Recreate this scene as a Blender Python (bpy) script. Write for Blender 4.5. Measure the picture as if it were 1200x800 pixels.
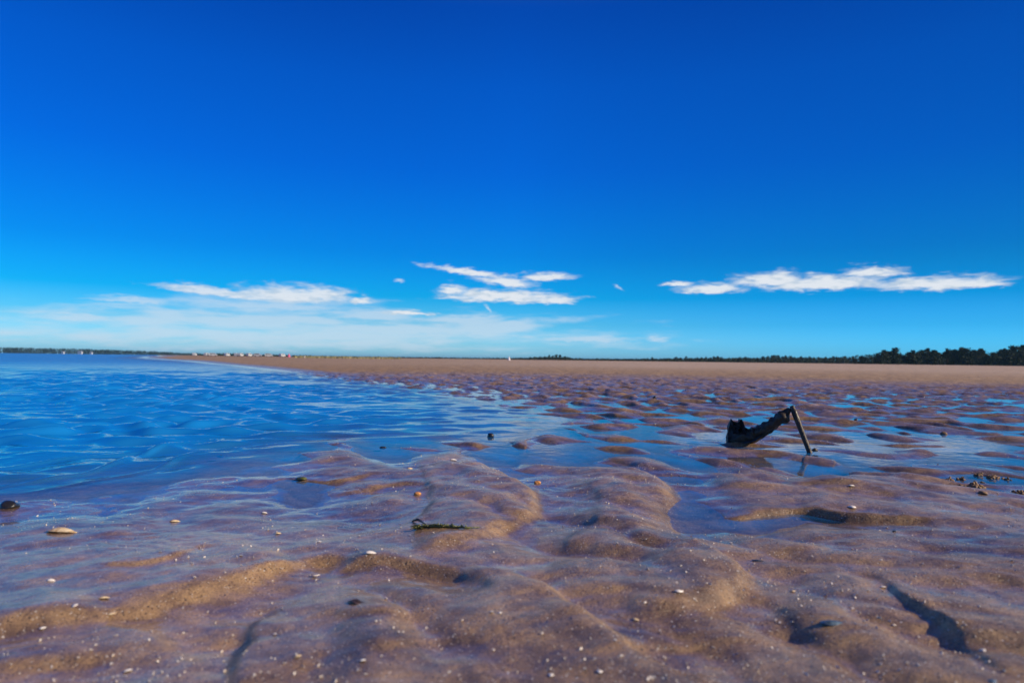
import bpy, bmesh, math, random
import numpy as np
from mathutils import Vector, Matrix

S = bpy.context.scene
for o in list(bpy.data.objects):
    bpy.data.objects.remove(o)
COL = S.collection
R_ = math.radians

# ------------------------------------------------------------------ camera
EYE = 0.35
ROLL, PITCH = R_(0.716), R_(1.5)
cR = Vector((math.cos(ROLL), 0, math.sin(ROLL)))
cF = Vector((0, math.cos(PITCH), math.sin(PITCH)))
cF = (cF - cR * cF.dot(cR)).normalized()
cU = cR.cross(cF)
M = Matrix((cR, cU, -cF)).transposed().to_4x4()
M.translation = (0, 0, EYE)
cam = bpy.data.cameras.new('camera')
cam.lens = 24
cam.sensor_width = 36
cam.clip_start = 0.02
cam.clip_end = 60000
cam.dof.use_dof = True
cam.dof.focus_distance = 2.1
cam.dof.aperture_fstop = 5.2
co = bpy.data.objects.new('camera', cam)
co.matrix_world = M
COL.objects.link(co)
S.camera = co

# ------------------------------------------------------------------ light
SUN_AZ, SUN_EL = 101, 28          # degrees clockwise from the view direction, degrees up
world = bpy.data.worlds.new('World')
S.world = world
world.use_nodes = True
sun = bpy.data.lights.new('sun', 'SUN')
sun.energy = 5.0
sun.angle = R_(0.5)
sun.color = (1.0, 0.82, 0.58)
so = bpy.data.objects.new('sun', sun)
sd = Vector((math.sin(R_(SUN_AZ)) * math.cos(R_(SUN_EL)), math.cos(R_(SUN_AZ)) * math.cos(R_(SUN_EL)), math.sin(R_(SUN_EL))))
so.rotation_euler = sd.to_track_quat('Z', 'Y').to_euler()
COL.objects.link(so)
S.view_settings.view_transform = 'Standard'
S.view_settings.look = 'None'
S.view_settings.exposure = 0
S.view_settings.gamma = 1
S.cycles.max_bounces = 7
S.cycles.transparent_max_bounces = 8
S.cycles.sample_clamp_indirect = 4
S.cycles.use_denoising = True
S.cycles.denoiser = 'OPENIMAGEDENOISE'


class NT:
    """small helper for writing node graphs"""
    def __init__(s, nt):
        s.nt = nt

    def n(s, typ, **kw):
        nd = s.nt.nodes.new(typ)
        for k, v in kw.items():
            setattr(nd, k, v)
        return nd

    def put(s, sock, v):
        if hasattr(v, 'is_output'):
            s.nt.links.new(v, sock)
        else:
            sock.default_value = v

    def m(s, op, a, b=0.0, c=0.0, clamp=False):
        nd = s.n('ShaderNodeMath', operation=op, use_clamp=clamp)
        s.put(nd.inputs[0], a); s.put(nd.inputs[1], b); s.put(nd.inputs[2], c)
        return nd.outputs[0]

    def vm(s, op, a, b=(0, 0, 0)):
        nd = s.n('ShaderNodeVectorMath', operation=op)
        s.put(nd.inputs[0], a); s.put(nd.inputs[1], b)
        return nd.outputs[0]

    def mr(s, v, a, b, c=0.0, d=1.0, smooth=True):
        nd = s.n('ShaderNodeMapRange', interpolation_type='SMOOTHSTEP' if smooth else 'LINEAR')
        for i, x in enumerate((v, a, b, c, d)):
            s.put(nd.inputs[i], x)
        return nd.outputs[0]

    def noise(s, vec, scale, detail=3.0, rough=0.5, dist=0.0):
        nd = s.n('ShaderNodeTexNoise')
        if vec is not None:
            s.put(nd.inputs['Vector'], vec)
        nd.inputs['Scale'].default_value = scale
        nd.inputs['Detail'].default_value = detail
        nd.inputs['Roughness'].default_value = rough
        nd.inputs['Distortion'].default_value = dist
        return nd.outputs['Fac']

    def mix(s, f, a, b, blend='MIX'):
        nd = s.n('ShaderNodeMix', data_type='RGBA', blend_type=blend)
        s.put(nd.inputs[0], f); s.put(nd.inputs[6], a); s.put(nd.inputs[7], b)
        return nd.outputs[2]

    def ramp(s, f, stops, interp='LINEAR'):
        nd = s.n('ShaderNodeValToRGB')
        cr = nd.color_ramp
        cr.interpolation = interp
        while len(cr.elements) < len(stops):
            cr.elements.new(0.5)
        for e, (p, c) in zip(cr.elements, stops):
            e.position = p; e.color = (*c, 1)
        s.put(nd.inputs[0], f)
        return nd.outputs[0]

    def comb(s, x, y, z):
        nd = s.n('ShaderNodeCombineXYZ')
        s.put(nd.inputs[0], x); s.put(nd.inputs[1], y); s.put(nd.inputs[2], z)
        return nd.outputs[0]

    def sep(s, v):
        nd = s.n('ShaderNodeSeparateXYZ')
        s.put(nd.inputs[0], v)
        return nd.outputs


# ------------------------------------------------------------------ sky
def ray(px, py):
    """direction of a photo pixel (1200 x 800)"""
    return (cR * ((px - 600) / 800) + cU * ((400 - py) / 800) + cF)


def azel(px, py):
    d = ray(px, py).normalized()
    return math.degrees(math.atan2(d.x, d.y)), math.degrees(math.asin(d.z))


def build_sky():
    t = NT(world.node_tree)
    bg = world.node_tree.nodes['Background']
    bg.inputs[1].default_value = 0.1
    sk = t.n('ShaderNodeTexSky', sky_type='NISHITA', sun_disc=False)
    sk.sun_elevation = R_(SUN_EL)
    sk.sun_rotation = R_(SUN_AZ)
    tc = t.n('ShaderNodeTexCoord').outputs['Generated']
    d = t.vm('NORMALIZE', tc)
    X, Y, Z = t.sep(d)
    el = t.m('MULTIPLY', t.m('ARCSINE', Z), 57.2958)
    az = t.m('MULTIPLY', t.m('ARCTAN2', X, Y), 57.2958)
    # tint of a polarised, very clear sky, by elevation
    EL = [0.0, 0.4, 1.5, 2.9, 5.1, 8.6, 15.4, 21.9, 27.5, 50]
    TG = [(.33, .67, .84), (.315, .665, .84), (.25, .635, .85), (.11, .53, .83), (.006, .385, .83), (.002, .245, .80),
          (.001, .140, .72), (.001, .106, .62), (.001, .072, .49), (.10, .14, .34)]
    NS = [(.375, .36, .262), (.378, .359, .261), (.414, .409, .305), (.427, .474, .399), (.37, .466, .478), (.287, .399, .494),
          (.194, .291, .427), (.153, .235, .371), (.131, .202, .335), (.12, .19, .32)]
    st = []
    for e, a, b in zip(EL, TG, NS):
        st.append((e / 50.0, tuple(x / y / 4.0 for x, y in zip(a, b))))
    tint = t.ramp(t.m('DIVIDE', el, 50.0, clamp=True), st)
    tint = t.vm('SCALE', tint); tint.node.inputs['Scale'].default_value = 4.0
    side = t.mr(az, -40, 0, 0.90, 1.03, smooth=False)
    side = t.m('MULTIPLY', side, t.mr(az, 0, 42, 1.0, 0.56, smooth=False))
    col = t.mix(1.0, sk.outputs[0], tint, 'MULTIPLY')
    lowr = t.m('MULTIPLY', t.mr(az, -10, 36), t.mr(el, 2.0, 8.0, 1.0, 0.0))
    col = t.mix(lowr, col, t.mix(1.0, col, (.40, 1.10, 1.50, 1), 'MULTIPLY'))
    sc = t.n('ShaderNodeVectorMath', operation='SCALE')
    t.put(sc.inputs[0], col); t.put(sc.inputs['Scale'], side)
    col = sc.outputs[0]
    # clouds, at infinity: soft ellipses with ragged edges in azimuth / elevation
    P = t.comb(t.m('MULTIPLY', az, 0.30), t.m('MULTIPLY', el, 1.15), 0.0)
    n1 = t.noise(P, 1.5, 6, 0.6, 0.5)
    n2 = t.noise(t.comb(t.m('MULTIPLY', az, 0.12), t.m('MULTIPLY', el, 0.8), 3.7), 1.6, 4, 0.55, 0.2)
    warp = t.m('SUBTRACT', n1, 0.5)
    wel = t.m('ADD', el, t.m('MULTIPLY', t.m('SUBTRACT', t.noise(P, 4.0, 2), 0.5), 0.55))

    def blob(px, py, rx, ry, tilt=0.0, low=0.55):
        a0, e0 = azel(px, py)
        ra, re = abs(azel(px + rx, py)[0] - a0), ry / 800 * 57.3
        da = t.m('DIVIDE', t.m('SUBTRACT', az, a0), ra)
        de = t.m('SUBTRACT', wel, t.m('MULTIPLY_ADD', da, tilt * ra, e0))
        up = t.m('DIVIDE', t.m('MAXIMUM', de, 0.0), re)
        dn = t.m('DIVIDE', t.m('MINIMUM', de, 0.0), re * low)
        r2 = t.m('ADD', t.m('MULTIPLY', da, da), t.m('ADD', t.m('MULTIPLY', up, up), t.m('MULTIPLY', dn, dn)))
        return t.m('SUBTRACT', 1.0, t.m('SQRT', r2))

    def union(lst):
        f = blob(*lst[0])
        for b in lst[1:]:
            f = t.m('MAXIMUM', f, blob(*b))
        return f
    hard = union([(905, 330, 62, 13), (960, 334, 92, 13), (834, 339, 48, 9), (795, 333, 24, 4), (1100, 334, 95, 11), (1025, 320, 48, 9, -.06),
                  (1150, 334, 45, 6), (592, 349, 92, 12), (531, 341, 20, 10), (650, 353, 30, 8), (592, 331, 42, 10, -.12), (640, 325, 36, 8),
                  (545, 319, 55, 6, -.12), (340, 347, 80, 15), (250, 343, 75, 8, -.10), (375, 345, 40, 12), (424, 353, 17, 7), (480, 367, 34, 4)])
    soft = union([(330, 358, 150, 18), (540, 376, 90, 11), (600, 380, 40, 9, .1), (430, 371, 90, 16), (690, 398, 80, 6), (205, 372, 60, 14, -.15),
                  (470, 386, 290, 24), (95, 373, 60, 8), (150, 352, 70, 6), (330, 396, 420, 30), (468, 330, 8, 3), (724, 337, 8, 3, -.5),
                  (770, 398, 18, 5), (572, 362, 5, 4, -.8), (300, 378, 230, 26)])
    H = t.mr(t.m('MULTIPLY_ADD', warp, 1.7, hard), -0.12, 0.68)
    L = t.mr(t.m('MULTIPLY_ADD', t.m('SUBTRACT', n2, 0.5), 2.4, soft), -0.10, 0.9, 0.0, 0.66)
    shade = t.ramp(t.mr(t.m('ADD', t.m('MULTIPLY', t.m('SUBTRACT', t.noise(P, 3.0, 4), 0.5), 5.0), hard), 0.0, 0.9),
                   [(0.0, (6.4, 7.6, 8.7)), (1.0, (8.3, 8.7, 9.3))])
    shade = t.mix(1.0, t.ramp(t.mr(t.m('ADD', t.m('MULTIPLY', t.m('SUBTRACT', t.noise(P, 3.0, 4), 0.5), 3.0), hard), 0.0, 0.8),
                   [(0.0, (.60, .70, .80)), (1.0, (.83, .87, .92))]), (9.6, 9.6, 9.6, 1), 'MULTIPLY')
    col = t.mix(L, col, (6.3, 7.4, 8.6, 1))
    Hn = t.m('MULTIPLY', H, t.mr(az, -24, -8, 0.78, 0.95))
    col = t.mix(Hn, col, shade)
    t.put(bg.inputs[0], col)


build_sky()


# ------------------------------------------------------------------ object helpers
def tag(o, label=None, cat=None, group=None, kind=None):
    if label: o['label'] = label
    if cat: o['category'] = cat
    if group: o['group'] = group
    if kind: o['kind'] = kind
    return o


def empty(name, loc, rz=0.0):
    o = bpy.data.objects.new(name, None)
    COL.objects.link(o)
    o.location = loc
    o.rotation_euler = (0, 0, rz)
    return o


def from_np(name, verts, faces, mat, parent=None, smooth=True, nper=None):
    """faces: (n,k) int array, all with the same count k"""
    verts = np.asarray(verts, dtype=np.float32); faces = np.asarray(faces, dtype=np.int32)
    me = bpy.data.meshes.new(name)
    me.vertices.add(len(verts)); me.vertices.foreach_set('co', verts.ravel())
    k = faces.shape[1]
    me.loops.add(faces.size); me.loops.foreach_set('vertex_index', faces.ravel())
    me.polygons.add(len(faces))
    me.polygons.foreach_set('loop_start', np.arange(0, faces.size, k, dtype=np.int32))
    me.polygons.foreach_set('loop_total', np.full(len(faces), k, dtype=np.int32))
    me.polygons.foreach_set('use_smooth', np.full(len(faces), smooth, dtype=bool))
    me.update(calc_edges=True)
    if mat: me.materials.append(mat)
    o = bpy.data.objects.new(name, me)
    COL.objects.link(o)
    if parent: o.parent = parent
    return o


def from_bm(name, bm, mat, parent=None, smooth=True):
    me = bpy.data.meshes.new(name)
    bmesh.ops.recalc_face_normals(bm, faces=bm.faces)
    bm.to_mesh(me); bm.free()
    me.polygons.foreach_set('use_smooth', [smooth] * len(me.polygons))
    if mat: me.materials.append(mat)
    o = bpy.data.objects.new(name, me)
    COL.objects.link(o)
    if parent: o.parent = parent
    return o


def plain(name, col, rough=0.6, spec=0.5, var=0.25, scale=8.0, bump=0.0, coat=0.0, bscale=None, col2=None):
    m = bpy.data.materials.new(name)
    m.use_nodes = True
    t = NT(m.node_tree)
    b = m.node_tree.nodes['Principled BSDF']
    tc = t.n('ShaderNodeTexCoord').outputs['Object']
    n = t.noise(tc, scale, 4, 0.6)
    c1 = tuple(c * (1 - var) for c in col); c2 = col2 or tuple(min(1, c * (1 + var)) for c in col)
    t.put(b.inputs['Base Color'], t.ramp(n, [(0.3, c1), (0.7, c2)]))
    b.inputs['Roughness'].default_value = rough
    b.inputs['Specular IOR Level'].default_value = spec
    b.inputs['Coat Weight'].default_value = coat
    b.inputs['Coat Roughness'].default_value = 0.15
    if bump:
        bp = t.n('ShaderNodeBump')
        bp.inputs['Strength'].default_value = 1.0
        bp.inputs['Distance'].default_value = bump
        t.put(bp.inputs['Height'], t.noise(tc, bscale or scale * 3, 4, 0.6))
        t.put(b.inputs['Normal'], bp.outputs[0])
    return m


# ------------------------------------------------------------------ numpy noise
_rng = np.random.RandomState(7)
_perm = _rng.permutation(512).astype(np.int32)
_ga = _rng.rand(512) * 2 * np.pi
_gx, _gy = np.cos(_ga), np.sin(_ga)


def perlin(x, y, seed=0):
    x = x + seed * 17.31; y = y - seed * 9.77
    xi = np.floor(x).astype(np.int64); yi = np.floor(y).astype(np.int64)
    xf = x - xi; yf = y - yi
    u = xf * xf * xf * (xf * (xf * 6 - 15) + 10); v = yf * yf * yf * (yf * (yf * 6 - 15) + 10)

    def g(ix, iy, dx, dy):
        h = _perm[(_perm[ix & 511] + iy) & 511]
        return _gx[h] * dx + _gy[h] * dy
    a = g(xi, yi, xf, yf); b = g(xi + 1, yi, xf - 1, yf)
    c = g(xi, yi + 1, xf, yf - 1); d = g(xi + 1, yi + 1, xf - 1, yf - 1)
    return (a + u * (b - a) + v * ((c + u * (d - c)) - (a + u * (b - a)))) * 1.5


def sstep(v, a, b):
    t = np.clip((v - a) / (b - a), 0, 1)
    return t * t * (3 - 2 * t)


def ground(px, py, z=0.0):
    """point of the ground plane seen at a photo pixel"""
    d = ray(px, py)
    s = (z - EYE) / d.z
    return d.x * s, d.y * s


# mean height of the sand above the water (cm), sampled over the beach
CTRL = [(600, 860, 4), (0, 860, 3.5), (1200, 860, 5), (150, 800, 3.5), (400, 800, 4), (800, 800, 4.4), (1100, 800, 4.6), (0, 740, 2.8),
        (300, 740, 3.2), (600, 740, 4.2), (900, 740, 3.8), (1200, 720, 5), (0, 680, 1.9), (200, 680, 2.2), (420, 690, 2.8), (600, 680, 3.0), (800, 680, 4),
        (1000, 680, 4), (1200, 660, 4), (0, 635, 1.0), (150, 640, 1.2), (300, 640, 1.3), (420, 640, 1.1), (620, 650, 1.6), (720, 640, 2.6), (860, 650, 2.6), (1050, 640, 3.0), (1200, 620, 2.4),
        (0, 606, 0.45), (60, 598, 0.25), (100, 606, .45), (140, 600, .1), (210, 600, .5), (150, 590, .25), (170, 583, .25), (270, 604, .6), (320, 600, .7), (400, 618, .35), (350, 575, -.35), (330, 563, -.3),
        (360, 590, -.3), (380, 560, .5), (380, 548, 1.0), (300, 560, .2), (245, 568, .25), (280, 566, .2), (200, 570, -.3), (300, 585, -.1), (120, 588, .1), (60, 588, -.15), (120, 597, -.2),
        (0, 590, -.3), (100, 575, -1.0), (0, 560, -2.5), (0, 500, -6), (200, 540, -2.5), (300, 535, -1.2), (340, 520, -1.4), (400, 525, .1), (440, 535, .3), (370, 530, -.1), (400, 500, -3),
        (455, 590, 1.2), (430, 583, .8), (480, 575, .5), (500, 590, 1.3), (460, 610, .7), (520, 545, 1.4), (500, 530, .5), (545, 535, .8), (560, 570, 2.2), (590, 590, 2.2), (540, 620, 2.0), (480, 540, .3),
        (580, 528, -.4), (560, 520, -.8), (520, 515, -1.0), (480, 512, -1.3), (600, 545, -.1), (650, 542, .0), (620, 556, .3), (660, 555, .6), (640, 570, .8), (640, 600, 1.1), (640, 630, 1.4),
        (700, 560, 2.0), (740, 560, 2.0), (730, 600, 2.6), (680, 600, 1.4), (795, 560, 0.2), (810, 590, -.15), (800, 610, -.25), (850, 610, -.3), (880, 622, .2), (900, 605, .0), (780, 630, .9),
        (850, 545, .8), (800, 535, .2), (900, 560, 1.6), (960, 570, 2.0), (870, 575, 1.8), (1000, 585, 2.2), (930, 600, .2), (1000, 605, .5), (1080, 615, 1.5), (950, 620, 1.7), (1050, 590, 2.0),
        (1000, 560, 1.6), (1060, 560, 1.5), (1100, 590, 1.9), (1160, 600, 1.6), (1200, 595, 1.4), (940, 550, -.3), (980, 555, -.1), (1030, 545, .3),
        (1150, 585, .7), (1200, 575, .0), (1150, 560, .2), (1100, 560, .6),
        (620, 515, -.35), (700, 535, .1), (660, 500, -.7), (560, 500, -1.8), (450, 490, -3), (600, 480, -1.4), (550, 475, -1.8), (690, 520, -.35),
        (750, 500, -.15), (780, 520, -.1), (850, 500, 0), (900, 520, 0.0), (1000, 500, .1), (1000, 530, -.15), (1100, 500, 0), (1100, 530, -.25), (1200, 500, .0), (1200, 535, -.3),
        (700, 480, .25), (800, 480, .4), (900, 475, .4), (1050, 475, .4), (1200, 475, .5), (680, 497, -.25), (650, 484, -.4),
        (700, 462, .8), (850, 460, .8), (1000, 460, .8), (1200, 460, .8), (640, 468, .6),
        (750, 448, 3.0), (950, 448, 3.2), (1200, 448, 4.0), (600, 455, 1.2), (580, 466, -.1), (560, 462, 0.), (520, 455, .1), (500, 462, -1.5), (560, 445, 3), (480, 448, .6),
        (440, 448.5, -.1), (420, 452, -1.5), (400, 441, 1.0), (370, 439.5, 0.0), (360, 444, -2), (300, 431.2, .3), (300, 436, -2.5), (300, 427, 3.5), (230, 424.0, .3), (230, 428, -3), (230, 421, 4),
        (165, 419.0, .5), (165, 423, -4), (190, 417.8, 5), (130, 418.5, -4), (100, 420, -6), (0, 420, -8), (0, 415.5, -15), (60, 416.1, -14), (100, 416.5, -12), (128, 417.2, -7), (0, 450, -8), (100, 470, -8), (200, 440, -8), (300, 480, -6), (450, 470, -3), (400, 435, 4), (500, 435, 6),
        (600, 437, 7), (800, 438, 8), (1000, 438, 9), (1200, 438, 10), (300, 421, 9), (450, 424, 12), (700, 427, 13), (900, 429, 14), (1200, 432, 15),
        (-300, 600, -3), (-300, 700, -1), (-300, 480, -12), (-300, 420, -20), (1500, 500, .2), (1500, 600, 2.5), (1500, 440, 14), (-300, 860, 2), (1500, 860, 5)]
_c = []
for px, py, h in CTRL:
    x, y = ground(px, py)
    _c.append((x / y * 800 / 55.0, 6.0 * math.log(280.0 / y), h))
_c = np.array(_c)


def _rbf_fit():
    P = _c[:, :2]
    D = np.sqrt(((P[:, None] - P[None]) ** 2).sum(-1) + 0.05)
    n = len(P)
    A = np.zeros((n + 1, n + 1)); A[:n, :n] = D - np.eye(n) * 0.06; A[:n, n] = 1; A[n, :n] = 1
    b = np.zeros(n + 1); b[:n] = _c[:, 2]
    return np.linalg.solve(A, b)


_w = _rbf_fit()


def mean_height(X, Y):
    Yc = np.maximum(Y, 0.30 + 0 * Y)
    r = np.clip(X / Yc, -1.9, 1.9)
    U = r * 800 / 55.0
    V = 6.0 * np.log(280.0 / np.minimum(Yc, 280.0 / 1.6))
    out = np.empty(X.shape)
    f = out.ravel(); U = U.ravel(); V = V.ravel()
    for i in range(0, len(U), 60000):
        s = slice(i, i + 60000)
        D = np.sqrt((U[s, None] - _c[None, :, 0]) ** 2 + (V[s, None] - _c[None, :, 1]) ** 2 + 0.05)
        f[s] = D @ _w[:-1] + _w[-1]
    return out


# slip faces: polyline in photo pixels, side of the higher sand, drop (cm), width (cm), reach up, reach down (m)
FACES = [
    ([(-90, 775), (-20, 757), (60, 740), (150, 728), (200, 716)], 'L', 1.0, 3.4, .26, .20),
    ([(150, 732), (190, 715), (255, 695), (330, 668), (385, 656), (420, 655)], 'L', 1.35, 2.8, .30, .20),
    ([(385, 668), (440, 663), (500, 671), (545, 686), (590, 700)], 'L', 1.25, 2.6, .26, .18),
    ([(-40, 800), (60, 790), (150, 778)], 'L', .6, 2.2, .2, .14),
    ([(430, 790), (520, 770), (560, 765)], 'L', .6, 2.0, .2, .12),
    ([(690, 800), (780, 770), (830, 768)], 'L', .65, 2.0, .2, .12),
    ([(1120, 690), (1180, 700), (1260, 730)], 'L', .7, 1.8, .2, .12),
    ([(545, 531), (600, 556), (640, 590), (605, 612), (560, 634), (500, 652), (450, 655)], 'R', 1.35, 2.6, .40, .18),
    ([(488, 536), (502, 562), (507, 590), (480, 612), (440, 622)], 'L', .7, 1.8, .30, .16),
    ([(330, 552), (375, 559), (420, 556), (440, 549)], 'L', 0.8, 1.8, .22, .12),
    ([(385, 573), (420, 571), (450, 563), (490, 563), (512, 567)], 'L', 0.8, 2.0, .18, .10),
    ([(405, 592), (440, 604), (480, 600), (506, 590)], 'L', 0.5, 1.8, .15, .10),
    ([(690, 538), (770, 552), (792, 575), (778, 596), (795, 622), (850, 640), (900, 642)], 'R', 1.3, 2.8, .40, .16),
    ([(655, 553), (680, 560), (702, 580), (700, 610), (668, 628), (662, 655), (640, 690)], 'L', .72, 2.4, .30, .16),
    ([(690, 630), (760, 640), (840, 652), (900, 656)], 'L', 0.6, 2.0, .18, .12),
    ([(828, 596), (860, 600), (905, 594), (935, 590), (1000, 602), (1070, 608), (1110, 612)], 'L', 1.9, 1.7, .30, .15),
    ([(905, 566), (960, 566), (1030, 572), (1075, 592), (1095, 606)], 'L', 0.35, 1.5, .20, .12),
    ([(1010, 556), (1060, 563), (1110, 578), (1165, 592)], 'L', 0.55, 1.6, .2, .14),
    ([(1005, 678), (1030, 694), (1062, 722), (1112, 766), (1190, 840)], 'L', 1.2, 1.1, .20, .06),
    ([(800, 640), (850, 656), (884, 690), (862, 712), (800, 735), (740, 740)], 'R', 1.7, 2.2, .24, .15),
    ([(880, 700), (915, 728), (945, 765), (965, 830)], 'L', .74, 2.0, .14, .10),
    ([(545, 672), (600, 686), (650, 704), (690, 745), (740, 780), (830, 830)], 'R', 1.3, 2.0, .25, .15),
    ([(335, 712), (300, 735), (286, 765), (270, 840)], 'L', .85, 1.8, .2, .09),
    ([(370, 730), (430, 745), (500, 735), (540, 712)], 'L', 0.6, 2.0, .14, .1),
    ([(230, 640), (210, 655), (165, 668), (100, 668)], 'R', .45, 1.0, .10, .10),
    ([(900, 655), (1000, 650), (1100, 652), (1230, 668)], 'L', .6, 2.4, .16, .12),
    ([(1000, 625), (1100, 628), (1250, 640)], 'L', .45, 2.4, .16, .12),
    ([(660, 520), (720, 536), (780, 548)], 'L', .7, 1.6, .2, .15),
    ([(40, 700), (110, 720), (190, 760), (240, 820)], 'R', .7, 2.4, .16, .12),
]


def slip(X, Y):
    out = np.zeros(X.shape)
    for pts, side, A, w, Lu, Ld in FACES:
        g = [ground(px, py, 0.02) for px, py in pts]
        g = np.array(g)
        # round the corners
        for _ in range(2):
            q = [g[0]]
            for a, b in zip(g[:-1], g[1:]):
                q += [a * .75 + b * .25, a * .25 + b * .75]
            q.append(g[-1]); g = np.array(q)
        seg = np.linalg.norm(np.diff(g, axis=0), axis=1); cum = np.concatenate([[0], np.cumsum(seg)]); tot = cum[-1]
        pad = 3.0 * max(Lu, Ld)
        m = (X > g[:, 0].min() - pad) & (X < g[:, 0].max() + pad) & (Y > g[:, 1].min() - pad) & (Y < g[:, 1].max() + pad)
        if not m.any():
            continue
        x, y = X[m], Y[m]
        ds, ss, ts = [], [], []
        for i in range(len(g) - 1):
            ax, ay = g[i]; bx, by = g[i + 1]
            dx, dy = bx - ax, by - ay
            t = np.clip(((x - ax) * dx + (y - ay) * dy) / (dx * dx + dy * dy), 0, 1)
            qx, qy = x - ax - t * dx, y - ay - t * dy
            d = np.hypot(qx, qy)
            ds.append(d); ss.append((dx * (y - ay) - dy * (x - ax)) / math.hypot(dx, dy)); ts.append((cum[i] + t * seg[i]) / tot)
        ds = np.array(ds); ss = np.array(ss); ts = np.array(ts)
        best = ds.min(0)
        wt = np.exp(-(ds - best) / (.006 + .12 * best)); wt /= wt.sum(0)
        s = (wt * ss).sum(0); tt = (wt * ts).sum(0)
        if side == 'R':
            s = -s
        s = s + 0.010 * perlin(x * 9, y * 9, 5)
        W = w / 100.0
        prof = np.tanh(s / (W * 0.6)) * np.exp(-best / (Ld + (Lu - Ld) * sstep(s, -.02, .02))) * np.exp(-(best / (.5 * pad)) ** 2)
        win = np.sin(np.pi * np.clip(tt, 0, 1)) ** 0.45 * sstep(tt, 0, .08) * sstep(1 - tt, 0, .08)
        out[m] += 0.5 * A * (1.55 if W > .0155 and A > .75 else 1.0) * prof * win * (1 + .35 * perlin(x * 14, y * 14, 51))
    return out


def sand_height(X, Y):
    """height of the sand (m) above still water"""
    D = np.hypot(X, Y)
    mh = mean_height(X, Y)
    near = 1 - sstep(D, 2.0, 3.0)
    # big ripples: lobed mounds, crests running from far left to near right, steep face towards the lower left
    wx = X + 0.09 * perlin(X / .40, Y / .40, 1) + .03 * perlin(X / .14, Y / .14, 2)
    wy = Y + 0.12 * perlin(X / .45, Y / .45, 3) + .03 * perlin(X / .14, Y / .14, 4)
    pn = wx * .80 + wy * .60; pc = wx * .60 - wy * .80
    p = pn / .28 + 0.60 * perlin(pc / .42, pn / .6, 6)
    th = 2 * np.pi * p
    rip = np.sin(th + 0.7 * np.sin(th))
    cell = perlin(pn / .19, pc / .27, 8)
    cell = cell * 1.7 + .35 * perlin(pn / .10, pc / .15, 9)
    far = sstep(D, 3.5, 6.5)
    cell = cell * (1 - .5 * far) + 1.1 * far * perlin(pn / .12, pc / .17, 18)
    rip = rip * (.45 + .4 * perlin(pn / .5, pc / .5, 17)) + cell
    amp = (1.25 * sstep(D, 1.9, 2.5) + .85 * sstep(D, 2.5, 4.5)) * (1 - .12 * sstep(D, 5, 9)) * (1 - .92 * sstep(D, 10, 19)) + 0.16 * near
    amp = amp * np.where(mh < -0.3, np.exp((mh + .3) / 1.3), 1.0)
    amp = amp * (1 - .55 * sstep(-X / np.maximum(Y, .3), -0.05, .35) * sstep(Y, 3, 1.7))
    h = mh + amp * rip
    # smaller lumps in the foreground
    h += near * (.55 * perlin(X / .13, Y / .16, 11) + .17 * perlin(X / .055, Y / .06, 12) + .06 * perlin(X / .022, Y / .022, 13))
    # close set swells with rounded backs and narrow troughs between them
    vx = X + .05 * perlin(X / .22, Y / .22, 61) + .012 * perlin(X / .06, Y / .06, 62)
    vy = Y + .06 * perlin(X / .25, Y / .25, 63)
    q = (vx * .86 + vy * .50) / .165 + .50 * perlin(X / .30, Y / .40, 64)
    sw = np.sqrt(np.sin(np.pi * q) ** 2 + .035) - .65
    md = .35 + .65 * sstep(perlin(X / .35, Y / .4, 65), -.35, .35)
    lf = 1 - .75 * sstep(-X / np.maximum(Y, .3), -.1, .5)
    h += near * sstep(mh, .5, 2.4) * lf * 1.55 * sw * md
    q2 = (vx * .30 + vy * .95) / .11 + .8 * perlin(X / .2, Y / .2, 66)
    h += near * sstep(mh, .8, 2.4) * .38 * (np.sqrt(np.sin(np.pi * q2) ** 2 + .04) - .65) * sstep(perlin(X / .3, Y / .25, 67), -.1, .4)
    # fine current ripples, mostly low on the flanks
    th2 = 2 * np.pi * ((X * .25 + Y * .97) / .032 + 1.1 * perlin(X / .09, Y / .09, 14))
    h += near * .05 * np.sin(th2) * sstep(perlin(X / .22, Y / .2, 15), .12, .5)
    h += slip(X, Y)
    h -= (.34 * sstep(D, 2.1, 2.7) * (1 - sstep(D, 5, 9)) + .75 * sstep(D, 5, 8) * (1 - sstep(D, 9.5, 13))) * (mh > -.4)
    # coarse unevenness far away
    h += sstep(D, 14, 40) * (.45 * perlin(X / 2.5, Y / 2.2, 16) * np.where(mh > 1.5, 1, 0.0))
    # behind the camera and beyond the frame the sand just carries on
    # the high foreground stays clear of the water
    lo = 0.35 * (1 - sstep(D, 1.15, 1.45))
    h = np.where(D < 1.45, np.where(h < lo + .6, (lo - .1) + .7 * np.exp((h - lo - .6) / .7), h), h)
    return h / 100.0


# ------------------------------------------------------------------ ground and water sheets
def polar_grid():
    ang = np.concatenate([np.arange(-180, -62, 3.0), np.arange(-62, -42, .4), np.arange(-42, 42, 0.085), np.arange(42, 62, .4), np.arange(62, 180, 3.0)])
    ang = np.radians(ang)
    r = [0.22]
    while r[-1] < 40: r.append(r[-1] * 1.0052)
    while r[-1] < 20000: r.append(r[-1] * 1.045)
    return ang, np.array(r)


ANG, RAD = polar_grid()
A_, Rr = np.meshgrid(ANG, RAD)
GX, GY = Rr * np.sin(A_), Rr * np.cos(A_)
HS = np.empty(GX.shape)
far_i = int(np.searchsorted(RAD, 400))
HS[:far_i] = sand_height(GX[:far_i], GY[:far_i])
HS[far_i:] = np.where(HS[far_i - 1] > 0, .15, -.4)[None]
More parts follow.
